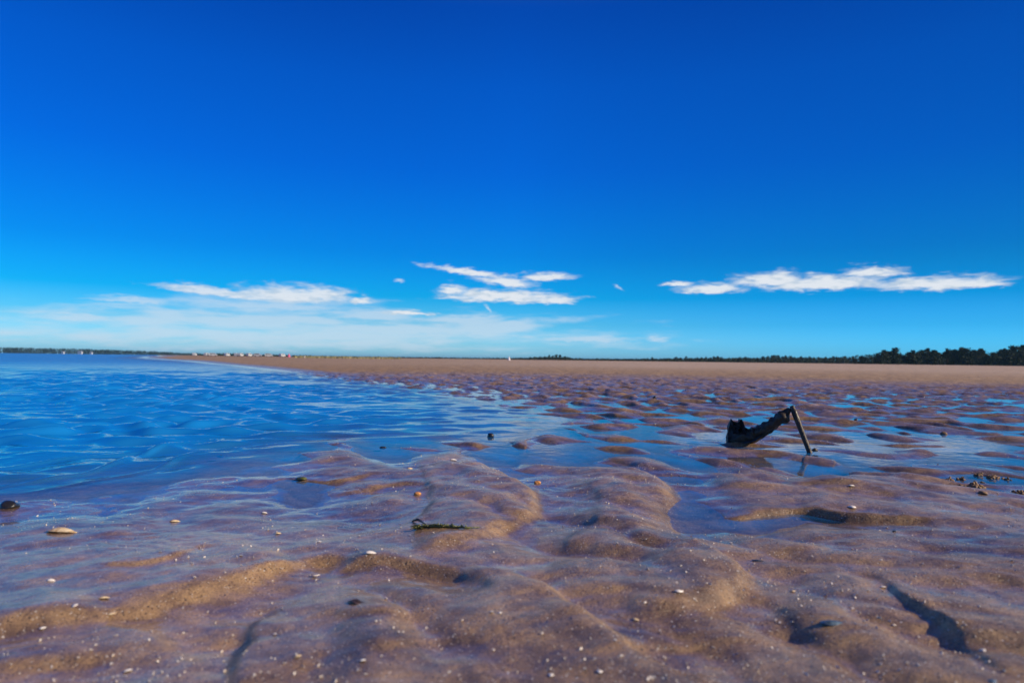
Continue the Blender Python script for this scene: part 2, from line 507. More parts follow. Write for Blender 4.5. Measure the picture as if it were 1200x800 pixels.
# sea bed drops away from the beach; the far beach levels out below eye height
HS = np.clip(HS, -0.45, 0.17)
nr, na = GX.shape
idx = np.arange(nr * na).reshape(nr, na)
Q = np.stack([idx[:-1], np.roll(idx, -1, 1)[:-1], np.roll(idx, -1, 1)[1:], idx[1:]], -1).reshape(-1, 4)


def add_attr(o, name, arr):
    a = o.data.attributes.new(name, 'FLOAT', 'POINT')
    a.data.foreach_set('value', np.asarray(arr, dtype=np.float32).ravel())


def sand_material():
    m = bpy.data.materials.new('wet sand')
    m.use_nodes = True
    t = NT(m.node_tree)
    b = m.node_tree.nodes['Principled BSDF']
    P = t.n('ShaderNodeTexCoord').outputs['Object']
    dry = t.n('ShaderNodeAttribute', attribute_name='dry').outputs['Fac']
    under = t.n('ShaderNodeAttribute', attribute_name='under').outputs['Fac']
    air = t.m('SUBTRACT', 1.0, under)
    pale = t.n('ShaderNodeAttribute', attribute_name='pale').outputs['Fac']
    soaked = t.n('ShaderNodeAttribute', attribute_name='soaked').outputs['Fac']
    film = t.m('MULTIPLY', t.n('ShaderNodeAttribute', attribute_name='film').outputs['Fac'], air)
    big = t.noise(P, 3.0, 4, 0.6)
    mid = t.noise(P, 22.0, 5, 0.65)
    grain = t.noise(P, 520.0, 3, 0.8)
    wet = t.ramp(t.m('MULTIPLY_ADD', mid, .6, t.m('MULTIPLY', big, .5)), [(.38, (.100, .060, .036)), (.50, (.215, .131, .070)), (.64, (.40, .25, .12))])
    g = t.mr(grain, .3, .7, .45, 1.6, smooth=False)
    sc = t.n('ShaderNodeVectorMath', operation='SCALE'); t.put(sc.inputs[0], wet); t.put(sc.inputs['Scale'], g)
    wet = t.mix(soaked, sc.outputs[0], t.mix(1.0, sc.outputs[0], (.66, .64, .66, 1), 'MULTIPLY'))
    dn = t.noise(P, 1.3, 5, 0.6)
    dn = t.m('ADD', t.m('MULTIPLY', dn, .65), t.m('MULTIPLY', t.noise(t.comb(t.sep(P)[0], t.m('MULTIPLY', t.sep(P)[1], .5), 0.0), .22, 5, .7), .35))
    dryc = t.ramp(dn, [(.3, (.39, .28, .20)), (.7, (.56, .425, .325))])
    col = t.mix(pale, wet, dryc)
    # dark and pale grains, shell grit
    for sc_, thr, r, c in ((180.0, .93, .26, (.02, .016, .014, 1)), (330.0, .86, .36, (.02, .016, .014, 1)), (420.0, .945, .36, (.62, .55, .48, 1)), (210.0, .955, .24, (.8, .74, .66, 1))):
        v = t.n('ShaderNodeTexVoronoi')
        t.put(v.inputs['Vector'], P); v.inputs['Scale'].default_value = sc_
        cell = t.sep(v.outputs['Color'])[0]
        k = t.m('MULTIPLY', t.m('GREATER_THAN', cell, thr), t.m('LESS_THAN', v.outputs['Distance'], r))
        col = t.mix(k, col, c)
    t.put(b.inputs['Base Color'], col)
    pat = t.noise(P, 9.0, 5, 0.62)
    rough = t.mr(pat, .35, .68, .25, .46)
    rough = t.m('ADD', rough, t.m('MULTIPLY', dry, .45), clamp=True)
    t.put(b.inputs['Roughness'], rough)
    t.put(b.inputs['Specular IOR Level'], t.m('MULTIPLY', air, t.mr(dry, 0, 1, .45, .15, smooth=False)))
    t.put(b.inputs['Coat Weight'], t.m('MULTIPLY', film, t.mr(pat, .3, .6, .65, 1.0)))
    t.put(b.inputs['Coat Roughness'], t.mr(film, .2, 1, .27, .10, smooth=False))
    b.inputs['Coat IOR'].default_value = 1.33
    bp = t.n('ShaderNodeBump'); bp.inputs['Distance'].default_value = .0026; bp.inputs['Strength'].default_value = .8
    t.put(bp.inputs['Height'], t.noise(P, 300.0, 4, .8))
    b2 = t.n('ShaderNodeBump'); b2.inputs['Distance'].default_value = .008; b2.inputs['Strength'].default_value = .55
    t.put(b2.inputs['Height'], t.noise(P, 45.0, 4, .6)); t.put(b2.inputs['Normal'], bp.outputs[0])
    b3 = t.n('ShaderNodeBump'); b3.inputs['Distance'].default_value = .12
    t.put(b3.inputs['Strength'], t.m('MULTIPLY', dry, .8))
    t.put(b3.inputs['Height'], t.noise(P, 2.2, 4, .6)); t.put(b3.inputs['Normal'], b2.outputs[0])
    t.put(b.inputs['Normal'], b3.outputs[0])
    b4 = t.n('ShaderNodeBump'); b4.inputs['Distance'].default_value = .0012; b4.inputs['Strength'].default_value = .5
    t.put(b4.inputs['Height'], t.noise(P, 60.0, 3, .5))
    t.put(b.inputs['Coat Normal'], b4.outputs[0])
    return m


def build_ground():
    V = np.stack([GX, GY, HS], -1).reshape(-1, 3)
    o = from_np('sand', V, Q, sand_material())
    D = np.hypot(GX, GY)
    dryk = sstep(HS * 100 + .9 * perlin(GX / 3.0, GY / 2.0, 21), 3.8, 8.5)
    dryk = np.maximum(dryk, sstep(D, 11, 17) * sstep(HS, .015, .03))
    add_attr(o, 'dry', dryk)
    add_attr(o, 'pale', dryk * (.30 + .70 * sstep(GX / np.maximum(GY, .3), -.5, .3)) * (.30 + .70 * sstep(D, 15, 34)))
    add_attr(o, 'soaked', 1 - sstep(HS * 100, .3, 2.2))
    add_attr(o, 'under', sstep(-HS, .0005, .003))
    gr, ga = np.gradient(HS)
    slope = np.hypot(gr / np.gradient(RAD)[:, None], ga / (Rr * np.maximum(np.gradient(ANG), 1e-4)[None]))
    # thin film of water: just above the water level and in the hollows of the foreground
    cur = np.zeros(GX.shape)
    for k in (6, 14, 28):
        c = (np.roll(HS, k, 0) + np.roll(HS, -k, 0) + np.roll(HS, k, 1) + np.roll(HS, -k, 1)) / 4 - HS
        cur += c / (Rr * .0052 * k) ** 1.0
    low = 1 - sstep(HS * 100, .25, 1.3)
    hol = sstep(cur, -.02, .07) * (1 - sstep(D, 2.2, 3.5))
    left = sstep(-GX / np.maximum(GY, .3), -.1, .35) * (1 - sstep(GY, 1.4, 2.4)) * .5
    add_attr(o, 'film', np.clip(0.38 + .62 * np.maximum(np.maximum(low, hol * .7), left), 0, 1) * (1 - dryk) * (1 - .85 * sstep(slope, .12, .45)))
    tag(o, 'rippled wet brown sand of the tidal flat', None, None, 'structure')
    return o


ground_o = build_ground()


def water_material():
    m = bpy.data.materials.new('sea water')
    m.use_nodes = True
    t = NT(m.node_tree)
    nt = m.node_tree
    nt.nodes.remove(nt.nodes['Principled BSDF'])
    out = nt.nodes['Material Output']
    P = t.n('ShaderNodeTexCoord').outputs['Object']
    dep = t.n('ShaderNodeAttribute', attribute_name='depth').outputs['Fac']
    sea = t.n('ShaderNodeAttribute', attribute_name='sea').outputs['Fac']
    mp = t.n('ShaderNodeMapping'); t.put(mp.inputs['Vector'], P)
    mp.inputs['Rotation'].default_value = (0, 0, R_(-14)); mp.inputs['Scale'].default_value = (1.0, 1.0, 1)
    W = mp.outputs[0]
    h = t.m('ADD', t.m('MULTIPLY', t.noise(W, 3.6, 3, .55, .4), .011), t.m('MULTIPLY', t.noise(W, 9.0, 3, .55, .3), .004))
    dist = t.vm('LENGTH', P); dist = dist.node.outputs['Value']
    h = t.m('ADD', h, t.m('MULTIPLY', t.m('MULTIPLY', t.noise(W, .45, 4, .6, .3), .6), t.mr(dist, 8, 60)))
    h = t.m('MULTIPLY', h, sea)
    calm = t.m('MULTIPLY', t.noise(P, 14.0, 2, .5), .0006)
    bp = t.n('ShaderNodeBump'); bp.inputs['Distance'].default_value = 1.0; bp.inputs['Strength'].default_value = 1.0
    t.put(bp.inputs['Height'], t.m('ADD', h, calm))
    N = bp.outputs[0]
    gl = t.n('ShaderNodeBsdfGlossy'); rd = t.n('ShaderNodeVectorMath', operation='LENGTH'); t.put(rd.inputs[0], P)
    t.put(gl.inputs['Roughness'], t.m('MULTIPLY_ADD', t.m('MULTIPLY', t.mr(rd.outputs['Value'], 3, 45), sea), .20, .05))
    t.put(gl.inputs['Normal'], N)
    tr = t.n('ShaderNodeBsdfTransparent'); tr.inputs['Color'].default_value = (.93, .97, 1, 1)
    df = t.n('ShaderNodeBsdfDiffuse'); df.inputs['Color'].default_value = (.006, .245, .68, 1)
    k = t.m('SUBTRACT', 1.0, t.m('POWER', 2.718, t.m('MULTIPLY', dep, t.mr(dep, .005, .06, -26.0, -60.0, smooth=False))))
    body = t.n('ShaderNodeMixShader'); t.put(body.inputs[0], k); t.put(body.inputs[1], tr.outputs[0]); t.put(body.inputs[2], df.outputs[0])
    fr = t.n('ShaderNodeFresnel'); t.put(fr.inputs['IOR'], t.mr(t.n('ShaderNodeNewGeometry').outputs['Backfacing'], 0, 1, 1.33, 1 / 1.33, smooth=False)); t.put(fr.inputs['Normal'], N)
    mx = t.n('ShaderNodeMixShader'); t.put(mx.inputs[0], fr.outputs[0]); t.put(mx.inputs[1], body.outputs[0]); t.put(mx.inputs[2], gl.outputs[0])
    nt.links.new(mx.outputs[0], out.inputs['Surface'])
    return m


def build_water():
    depth = np.maximum(-HS, 0)
    # open water: smooth mean height well below zero
    mh = np.where(Rr < 400, 0, 0) + 0.0
    m2 = np.full(GX.shape, -8.0)
    m2[:far_i] = mean_height(GX[:far_i], GY[:far_i])
    calm = 1 - .55 * sstep(A_, R_(-26), R_(-8)) * (1 - sstep(Rr, 14, 30))
    sea = calm * np.where(Rr > 7, sstep(-m2, 0.0, 0.4), sstep(-m2, 0.3, 3.0))
    rs = np.random.RandomState(3)
    z = np.zeros(GX.shape)
    spacing = Rr * .0052
    spacing = np.where(Rr > 40, Rr * .045, spacing)
    wx = GX + .05 * perlin(GX / .7, GY / .7, 31); wy = GY + .12 * perlin(GX / .9, GY / .6, 32)
    for i in range(34):
        lam = .13 * (3.6 ** rs.rand())
        a = R_(90 + rs.normal(8, 44))
        kx, ky = math.cos(a), math.sin(a)
        amp = lam * .0082
        fade = 1 - sstep(spacing / lam, .12, .3)
        z += fade * amp * np.sin(2 * np.pi * (wx * kx + wy * ky) / lam + rs.rand() * 6.28)
    z *= sea * (0.55 + .9 * sstep(Rr, 2.0, 5.0)) * (.75 + .8 * perlin(GX / 1.6, GY / 1.1, 33))
    # small wavelets running up the shallow edge on the left
    def arc(pts, A, lam, n):
        nonlocal z
        g = np.array([ground(*p) for p in pts])
        for _ in range(2):
            q = [g[0]]
            for a, b in zip(g[:-1], g[1:]): q += [a * .75 + b * .25, a * .25 + b * .75]
            q.append(g[-1]); g = np.array(q)
        seg = np.linalg.norm(np.diff(g, axis=0), axis=1); cum = np.concatenate([[0], np.cumsum(seg)])
        mk = (GX > g[:, 0].min() - .3) & (GX < g[:, 0].max() + .3) & (GY > g[:, 1].min() - .3) & (GY < g[:, 1].max() + .3)
        x, y = GX[mk], GY[mk]
        best = np.full(x.shape, 9.); sg = np.ones(x.shape); tt = np.zeros(x.shape)
        for i in range(len(g) - 1):
            ax, ay = g[i]; dx, dy = g[i + 1] - g[i]
            t_ = np.clip(((x - ax) * dx + (y - ay) * dy) / (dx * dx + dy * dy), 0, 1)
            qx, qy = x - ax - t_ * dx, y - ay - t_ * dy
            d = np.hypot(qx, qy); up = d < best
            best = np.where(up, d, best); sg = np.where(up, np.sign(dx * qy - dy * qx), sg); tt = np.where(up, (cum[i] + t_ * seg[i]) / cum[-1], tt)
        s = sg * best
        main = np.exp(-(s / .016) ** 2) * A
        cap = A * .16 * np.sin(2 * np.pi * s / lam) * np.where(s < 0, np.exp(s / (lam * n)), np.exp(-s / .006))
        cap *= sstep(tt, .25, .6)
        zz = z[mk]; zz += (main + cap) * np.sin(np.pi * tt) ** .7 * sstep(depth[mk], 0, .004); z[mk] = zz
    arc([(-60, 578), (60, 562), (120, 551), (165, 530), (240, 516), (330, 512)], .0085, .0085, 6)
    arc([(20, 580), (100, 566), (180, 551), (215, 535), (290, 522), (360, 517)], .0065, .0085, 7)
    arc([(-60, 552), (0, 549), (50, 541), (120, 533), (180, 528)], .0075, .009, 3)
    add = []
    lowq = HS.ravel()[Q].min(1) < 0.012
    V = np.stack([GX, GY, z], -1).reshape(-1, 3)
    F = Q[lowq]
    used = np.unique(F)
    remap = np.full(len(V), -1, dtype=np.int64); remap[used] = np.arange(len(used))
    o = from_np('water', V[used], remap[F], water_material())
    add_attr(o, 'depth', depth.ravel()[used]); add_attr(o, 'sea', sea.ravel()[used])
    tag(o, 'rippling blue sea and the calm pools between the sand ripples', None, None, 'structure')
    return o


water_o = build_water()


def hz(x, y):
    return float(sand_height(np.array([[float(x)]]), np.array([[float(y)]]))[0, 0])


def land(px, py):
    """where the ray of a photo pixel meets the sand or the water"""
    z = 0.0
    for _ in range(6):
        x, y = ground(px, py, z)
        z = max(hz(x, y), -0.002)
    return Vector((x, y, z))


def at_depth(px, py, Y):
    d = ray(px, py)
    s = Y / d.y
    return Vector((d.x * s, Y, EYE + d.z * s))

#%%OBJECTS
rnd = random.Random(11)
nrs = np.random.RandomState(5)

# ------------------------------------------------------------------ materials of the things
M_wood = plain('wet black driftwood', (.014, .010, .007), .5, .4, .5, 45, .004, .10, 80, col2=(.075, .05, .03))
M_bark_bluelit = plain('dark bark with painted blue light', (.012, .024, .034), .6, .35, .5, 25, .006, .08, 50, col2=(.045, .05, .055))  # blue light on the slab's face is painted into the bark colour
M_pine = plain('pine needles', (.030, .048, .034), .8, .2, .5, 1.2)
M_pine2 = plain('far foliage', (.030, .055, .045), .8, .2, .4, .05)
M_trunk = plain('pine bark', (.09, .06, .045), .8, .2, .3, 4)
M_white = plain('white vehicle paint', (.62, .63, .64), .35, .5, .05, 3)
M_glass = plain('dark glass', (.03, .035, .04), .1, .5, .1, 3)
M_tyre = plain('black tyre', (.02, .02, .02), .7, .3, .1, 3)
M_pink = plain('pink tent fabric', (.75, .14, .24), .7, .3, .15, 3)
M_cream = plain('white tent fabric', (.82, .78, .78), .7, .3, .08, 3)
M_wall = plain('white house wall', (.5, .5, .5), .7, .3, .08, .5)
M_roof = plain('grey house roof', (.20, .21, .23), .7, .3, .2, .5)
M_grass = plain('dune grass', (.30, .27, .13), .8, .2, .35, .3)
M_shell = plain('white shell', (.78, .72, .66), .35, .5, .2, 60, .0006)
M_tan = plain('tan shell', (.62, .36, .15), .4, .5, .35, 90, .0006, col2=(.85, .70, .45))
M_orange = plain('orange pebble', (.60, .27, .08), .5, .5, .3, 90, .0008)
M_mussel = plain('blue black mussel', (.012, .016, .028), .18, .6, .5, 60, .0005, .6, col2=(.05, .08, .12))
M_blue = plain('blue grey mussel', (.03, .055, .08), .25, .5, .5, 90, .0005, .4, col2=(.18, .27, .34))
M_stone = plain('black pebble', (.015, .014, .014), .35, .5, .4, 90, .001, .4)
M_weed = plain('green seaweed', (.045, .065, .012), .4, .5, .5, 120, .001, .3, col2=(.16, .17, .03))
M_brown = plain('brown dead leaf', (.06, .035, .02), .5, .5, .5, 90, .001)
M_cast = plain('wet sand lump', (.24, .14, .07), .6, .4, .4, 120, .002)
M_grit = plain('shell grit', (.66, .60, .54), .55, .3, .3, 200)


def sweep(bm, pts, rad, seg=14, lump=0.0, lfreq=20.0, flat=None, seed=0, sub=6):
    """a knotty tube through pts; rad per point; flat=(axis vector, factor) squeezes the section"""
    pts = [Vector(p) for p in pts]
    P, Rd = [], []
    n = len(pts)
    for i in range(n - 1):
        p0 = pts[max(i - 1, 0)]; p1 = pts[i]; p2 = pts[i + 1]; p3 = pts[min(i + 2, n - 1)]
        for k in range(sub):
            t = k / sub
            q = 0.5 * ((2 * p1) + (-p0 + p2) * t + (2 * p0 - 5 * p1 + 4 * p2 - p3) * t * t + (-p0 + 3 * p1 - 3 * p2 + p3) * t ** 3)
            P.append(q); Rd.append(rad[i] * (1 - t) + rad[i + 1] * t)
    P.append(pts[-1]); Rd.append(rad[-1])
    T = (P[1] - P[0]).normalized()
    N = T.orthogonal().normalized()
    rings = []
    for i, (p, r) in enumerate(zip(P, Rd)):
        T2 = (P[min(i + 1, len(P) - 1)] - P[max(i - 1, 0)]).normalized()
        N = (N - T2 * N.dot(T2)).normalized(); B = T2.cross(N)
        ring = []
        for k in range(seg):
            a = 2 * math.pi * k / seg
            d = N * math.cos(a) + B * math.sin(a)
            o = d * r
            if flat:
                ax = Vector(flat[0]).normalized()
                o -= ax * o.dot(ax) * (1 - flat[1])
            if lump:
                v = perlin(np.array([(p + o).dot(Vector((1, .4, .3))) * lfreq + a * 1.1]), np.array([(p.x + p.z) * lfreq * 1.4 + k * .9]), seed)[0]
                o = o * (1 + lump * v)
            ring.append(bm.verts.new(p + o))
        rings.append(ring)
    for a, b in zip(rings[:-1], rings[1:]):
        for k in range(seg):
            bm.faces.new((a[k], a[(k + 1) % seg], b[(k + 1) % seg], b[k]))
    for ring in (rings[0], rings[-1]):
        c = bm.verts.new(sum((v.co for v in ring), Vector()) / seg)
        for k in range(seg):
            bm.faces.new((ring[k], ring[(k + 1) % seg], c))


# ------------------------------------------------------------------ driftwood
def build_driftwood():
    base = at_depth(953, 529, 2.68); base.z = hz(base.x, base.y)
    root = empty('driftwood', (0, 0, 0))
    tag(root, 'black bent piece of driftwood sticking up out of a shallow pool', 'driftwood')
    Yb = 2.70
    # straight stick leaning from the joint down into the sand
    top = at_depth(928, 475.5, Yb + .05); bot = at_depth(953.5, 530, Yb - .03); bot.z = min(bot.z, hz(bot.x, bot.y) - .012)
    bm = bmesh.new()
    ps = [top + (bot - top) * t for t in (0, .12, .35, .6, .85, 1.0)]
    sweep(bm, ps, [.008, .0115, .0110, .0100, .0100, .0110], 12, .16, 40, seed=1)
    st = from_bm('stick', bm, M_wood, root)
    bm = bmesh.new()
    k = at_depth(954.5, 525.5, Yb - .035)
    sweep(bm, [k + Vector((-.008, 0, -.008)), k + Vector((.002, 0, -.004)), k + Vector((.012, -.002, -.008))], [.005, .008, .003], 8, .3, 60, seed=2, sub=3)
    from_bm('knot', bm, M_wood, st)
    # crooked limb
    bm = bmesh.new()
    L = [(926, 479.5, .05, .007), (922, 483, .06, .0135), (917, 488.5, .06, .026), (912.5, 492, .07, .019), (904, 498, .09, .023), (894, 504.5, .12, .0245), (886, 508.5, .15, .028), (878, 511.5, .17, .029),
         (870, 513.5, .18, .028), (860, 515, .20, .024), (853.5, 516, .21, .012)]
    sweep(bm, [at_depth(a, b, Yb + c) for a, b, c, d in L], [d for a, b, c, d in L], 16, .45, 22, seed=3)
    limb = from_bm('limb', bm, M_wood, root)
    for pts, rr in (([(923, 490, .05), (924.5, 493.5, .045)], (.009, .004)), ([(905, 495, .09), (906, 489.5, .09)], (.008, .002)), ([(917, 484, .06), (913, 481.5, .06)], (.010, .002)),
                    ([(889, 507, .12), (888.5, 499, .12)], (.012, .003)), ([(882, 508, .13), (882, 500.5, .13)], (.010, .002))):
        bm = bmesh.new()
        sweep(bm, [at_depth(a, b, Yb + c) for a, b, c in pts], rr, 8, .3, 50, seed=4, sub=3)
        from_bm('broken_twig', bm, M_wood, limb)
    # splintered slab of bark at the left end: an outline with thickness, bowed like a shell
    out = [(852, 521), (851.5, 512), (853, 505), (852.8, 500), (855, 495), (856.5, 490.6), (858.5, 493.2), (862, 494), (865, 494.6), (866.5, 491.4), (868.5, 491), (870.6, 494),
           (870.5, 496), (872.5, 500), (876, 502), (880, 502.6), (882, 500.5), (884, 503), (889, 500), (893, 499), (896, 503), (893, 509), (884, 516), (872, 520), (862, 522)]
    cx = sum(p[0] for p in out) / len(out); cy = 509.0
    bm = bmesh.new()
    F_, B_ = [], []
    rings = 7
    for q in range(rings + 1):
        f = q / rings
        fr, br = [], []
        for i, (a, b) in enumerate(out):
            # subdivide the outline for a ragged rim
            a2 = cx + (a - cx) * f; b2 = cy + (b - cy) * f
            bow = .035 * (1 - f * f) * (1 + .3 * math.sin(a2 * .9))
            w = .010 + .008 * (1 - f) + .004 * math.sin(i * 2.1 + q)
            Y = Yb + .20 - (a2 - 852) * .0022 + bow
            p = at_depth(a2, b2, Y); n = Vector((0, 1, 0))
            fr.append(bm.verts.new(p - n * w + Vector((0, .004 * math.sin(i * 3.3 + q * 2), 0)))); br.append(bm.verts.new(p + n * w))
        F_.append(fr); B_.append(br)
    n = len(out)
    for G, flip in ((F_, 0), (B_, 1)):
        for a, b in zip(G[:-1], G[1:]):
            for k in range(n):
                vs = (a[k], a[(k + 1) % n], b[(k + 1) % n], b[k])
                try:
                    bm.faces.new(vs[::-1] if flip else vs)
                except ValueError:
                    pass
    for k in range(n):
        bm.faces.new((F_[-1][k], F_[-1][(k + 1) % n], B_[-1][(k + 1) % n], B_[-1][k]))
    bmesh.ops.remove_doubles(bm, verts=bm.verts, dist=.0004)
    from_bm('bark_slab', bm, M_bark_bluelit, root, smooth=False)


build_driftwood()


# ------------------------------------------------------------------ shells, pebbles, weed
def shell_mesh(name, L, W, H, mat, seed, cup=False, pointed=0.35, ribs=14, amp=.05):
    """one valve of a shell: a thin ribbed dome (or a cup lying open) with growth rings"""
    rs = np.random.RandomState(seed)
    bm = bmesh.new()
    nu, nv = 22, 9
    top, bot = [], []
    for j in range(nv + 1):
        f = j / nv
        tr, br = [], []
        for i in range(nu):
            a = 2 * math.pi * i / nu
            rr = f * (1 + amp * .5 * math.cos(ribs * a)) * (1 + .04 * rs.randn() * f)
            x = rr * math.cos(a) * L / 2; y = rr * math.sin(a) * W / 2 * (1 - pointed * (math.cos(a) * f))
            z = H * (1 - f ** 2.2) * (1 + amp * math.sin(f * 22)) + H * .25 * (-math.cos(a)) * f * (1 - f)
            th = min(L, W) * .035
            tr.append(bm.verts.new((x, y, z))); br.append(bm.verts.new((x * .97, y * .97, z - th)))
        top.append(tr); bot.append(br)
    for G in (top, bot):
        for a, b in zip(G[:-1], G[1:]):
            for k in range(nu):
                bm.faces.new((a[k], a[(k + 1) % nu], b[(k + 1) % nu], b[k]))
    for k in range(nu):
        bm.faces.new((top[-1][k], top[-1][(k + 1) % nu], bot[-1][(k + 1) % nu], bot[-1][k]))
    bmesh.ops.remove_doubles(bm, verts=bm.verts, dist=1e-6)
    if cup:
        bmesh.ops.scale(bm, vec=(1, 1, -1), verts=bm.verts)
        bmesh.ops.translate(bm, vec=(0, 0, H), verts=bm.verts)
    return from_bm(name, bm, mat)


def pebble_mesh(name, L, W, H, mat, seed):
    bm = bmesh.new()
    bmesh.ops.create_icosphere(bm, subdivisions=3, radius=.5)
    for v in bm.verts:
        c = v.co
        k = 1 + .28 * perlin(np.array([c.x * 2.3 + c.z]), np.array([c.y * 2.3 - c.z * 1.3]), seed)[0]
        v.co = Vector((c.x * L * k, c.y * W * k, c.z * H * k))
    return from_bm(name, bm, mat)


def lay(o, px, py, rz, tilt=(0, 0), sink=0.0):
    p = land(px, py)
    o.location = (p.x, p.y, p.z + sink)
    o.rotation_euler = (tilt[0], tilt[1], rz)
    return o


GS = 'small shells lying on the wet sand'
# (photo x, y, long axis px, kind, label)
SHELLS = [
    (73, 623, 34, 'tan', 'long tan and orange shell lying at the water edge at far left', 0.05, .33),
    (531, 539, 11, 'white', 'clean white shell on the crest of the central sand ridge by the pool', .1, .55),
    (999, 593, 12, 'white', 'round white shell against the dark hollow below the orange sand bank', .3, .8),
    (998, 564, 10, 'white', 'thin white shell at the edge of the pool behind the long sand bank', .1, .4),
    (370, 676, 14, 'cup', 'white broken shell lying open on the orange slope left of centre', .5, .6),
    (434, 648, 18, 'white', 'flat white oyster shell lying in the shallow hollow left of the central ridge', .15, .42),
    (122, 701, 16, 'tan', 'pale yellow shell on smooth wet sand in the lower left corner', .1, .6),
    (87, 718, 11, 'white', 'small white shell below left of the pale yellow shell', 2.4, .7),
    (131, 717, 13, 'tan', 'small tan shell just below the pale yellow shell', .1, .7),
    (60, 680, 12, 'white', 'faint white shell on bluish sand near the left edge', .1, .5),
    (50, 736, 10, 'white', 'white shell at the left end of the orange sand slope', .9, .7),
    (150, 786, 13, 'white', 'out of focus white shell at the bottom left of the photo', .3, .8),
    (349, 769, 12, 'tan', 'tan shell on the rounded mound right of the blue trench', .2, .6),
    (322, 743, 6, 'white', 'tiny white shell on the mound crest beside the blue trench', .3, .8),
    (425, 774, 10, 'white', 'white shell alone on the mound at bottom centre left', .3, .9),
    (310, 601, 9, 'white', 'white shell on pale film covered sand between the left pools', .1, .4),
    (205, 611, 15, 'tan', 'thin brownish shell on the bluish sand below the left shoreline', .2, .4),
    (326, 625, 10, 'tan', 'small brown and white shell in the blue hollow at left centre', .2, .6),
    (374, 635, 9, 'white', 'white shell chip above the orange slope left of centre', -.3, .5),
    (796, 693, 14, 'white', 'slim white shell on the brown mound right of centre', .2, .35),
    (745, 726, 11, 'tan', 'pale yellow shell chip in the rills below the brown mound', -.5, .6),
    (929, 693, 9, 'tan', 'tan shell chip left of the dark brown hollow at right', .2, .7),
    (1034, 688, 10, 'white', 'pale shell at the head of the dark diagonal trench', -.2, .6),
    (1152, 762, 9, 'white', 'white shell on the crest of the ridge at lower right', .2, .8),
    (646, 791, 9, 'white', 'white shell at the very bottom centre of the photo', .2, .9),
    (703, 787, 9, 'white', 'white shell at the bottom right of the pale sand streak', .2, .9),
    (576, 717, 6, 'white', 'left one of two tiny white shells below the pale streak', .2, .9),
    (586, 718, 6, 'white', 'right one of two tiny white shells below the pale streak', .2, .9),
    (480, 549, 9, 'tan', 'tan shell in the narrow pool left of the central ridge crest', .2, .7),
]
for i, (px, py, wpx, kind, lab, rz, asp) in enumerate(SHELLS):
    p = land(px, py)
    L = wpx / 800 * p.y * (1.05 if wpx > 30 else .78)
    mat = {'tan': M_tan, 'white': M_shell, 'cup': M_shell}[kind]
    if wpx == 34:
        o = shell_mesh('shell', L, L * .42, L * .13, mat, i, pointed=.6, ribs=9)
        lay(o, px, py, -.15, (-.2, 0.0), .001)
    else:
        o = shell_mesh('shell', L, L * max(asp, .45) * 1.1, L * .17, mat, i, cup=(kind == 'cup'))
        lay(o, px, py, rz, (rnd.uniform(-.35, .05), rnd.uniform(-.15, .15)), .0008)
    tag(o, lab, 'shell', GS)

MUSSELS = [
    (889, 657, 16, M_mussel, 'black mussel shell lying on the sand right of the brown mound', -.35, .40),
    (978, 730, 32, M_blue, 'shiny blue mussel shell on purple sand left of the dark trench', -.12, .42),
    (1163, 797, 15, M_blue, 'blue grey mussel shell at the bottom right corner', .3, .6),
    (1031, 724, 7, M_blue, 'tiny blue shell chip beside the black trench edge', .3, .6),
]
for i, (px, py, wpx, mat, lab, rz, asp) in enumerate(MUSSELS):
    p = land(px, py)
    L = wpx / 800 * p.y
    o = shell_mesh('mussel_shell', L, L * asp, L * .12, mat, 70 + i, pointed=.6, ribs=0, amp=.03)
    lay(o, px, py, rz, (-.10, .03), -.0006)
    tag(o, lab, 'mussel shell', 'mussel shells on the sand')

PEBBLES = [
    (11, 594, 24, 12, M_stone, 'black stone with a mussel tip at the far left water edge'),
    (575, 512, 9, 8, M_stone, 'black stone standing in the calm water above the central ridge'),
    (449, 525, 8, 4, M_stone, 'small black stone on the sand tongue left of the central ridge'),
    (258, 535, 9, 3.5, M_stone, 'flat dark stone on the sand rim by the fine wavelets'),
    (354, 561, 13, 4, M_weed, 'dark green stone at the edge of the left pool'),
    (489, 579, 9, 5, M_orange, 'orange pebble on the wet mound beside the central ridge'),
    (630, 566, 9, 5, M_orange, 'orange brown pebble in the gap between the two big ridges'),
    (1152, 578, 12, 5, M_cast, 'smooth pinkish pebble beside the worm casts at right'),
    (1048, 623, 5, 3, M_stone, 'tiny black stone on the glittering sand at right'),
    (1079, 466, 11, 4, M_stone, 'dark flat stone on the far ripples right of the driftwood'),
    (1106, 504, 8, 5, M_cast, 'brown stone on a small sand island behind the right pools'),
    (767, 468, 5, 5, M_stone, 'dark stone on the far ripples left of the driftwood'),
    (1003, 492, 5, 3, M_stone, 'dark stone on a small sand island right of the driftwood tip'),
]
for i, (px, py, wpx, hpx, mat, lab) in enumerate(PEBBLES):
    p = land(px, py)
    k = p.y / 800
    o = pebble_mesh('pebble', wpx * k * .9, wpx * k * .75, hpx * k * .9, mat, 40 + i)
    lay(o, px, py, rnd.uniform(-.4, .4), (0, 0), hpx * k * .15)
    tag(o, lab, 'pebble', 'stones lying in the shallow pools')

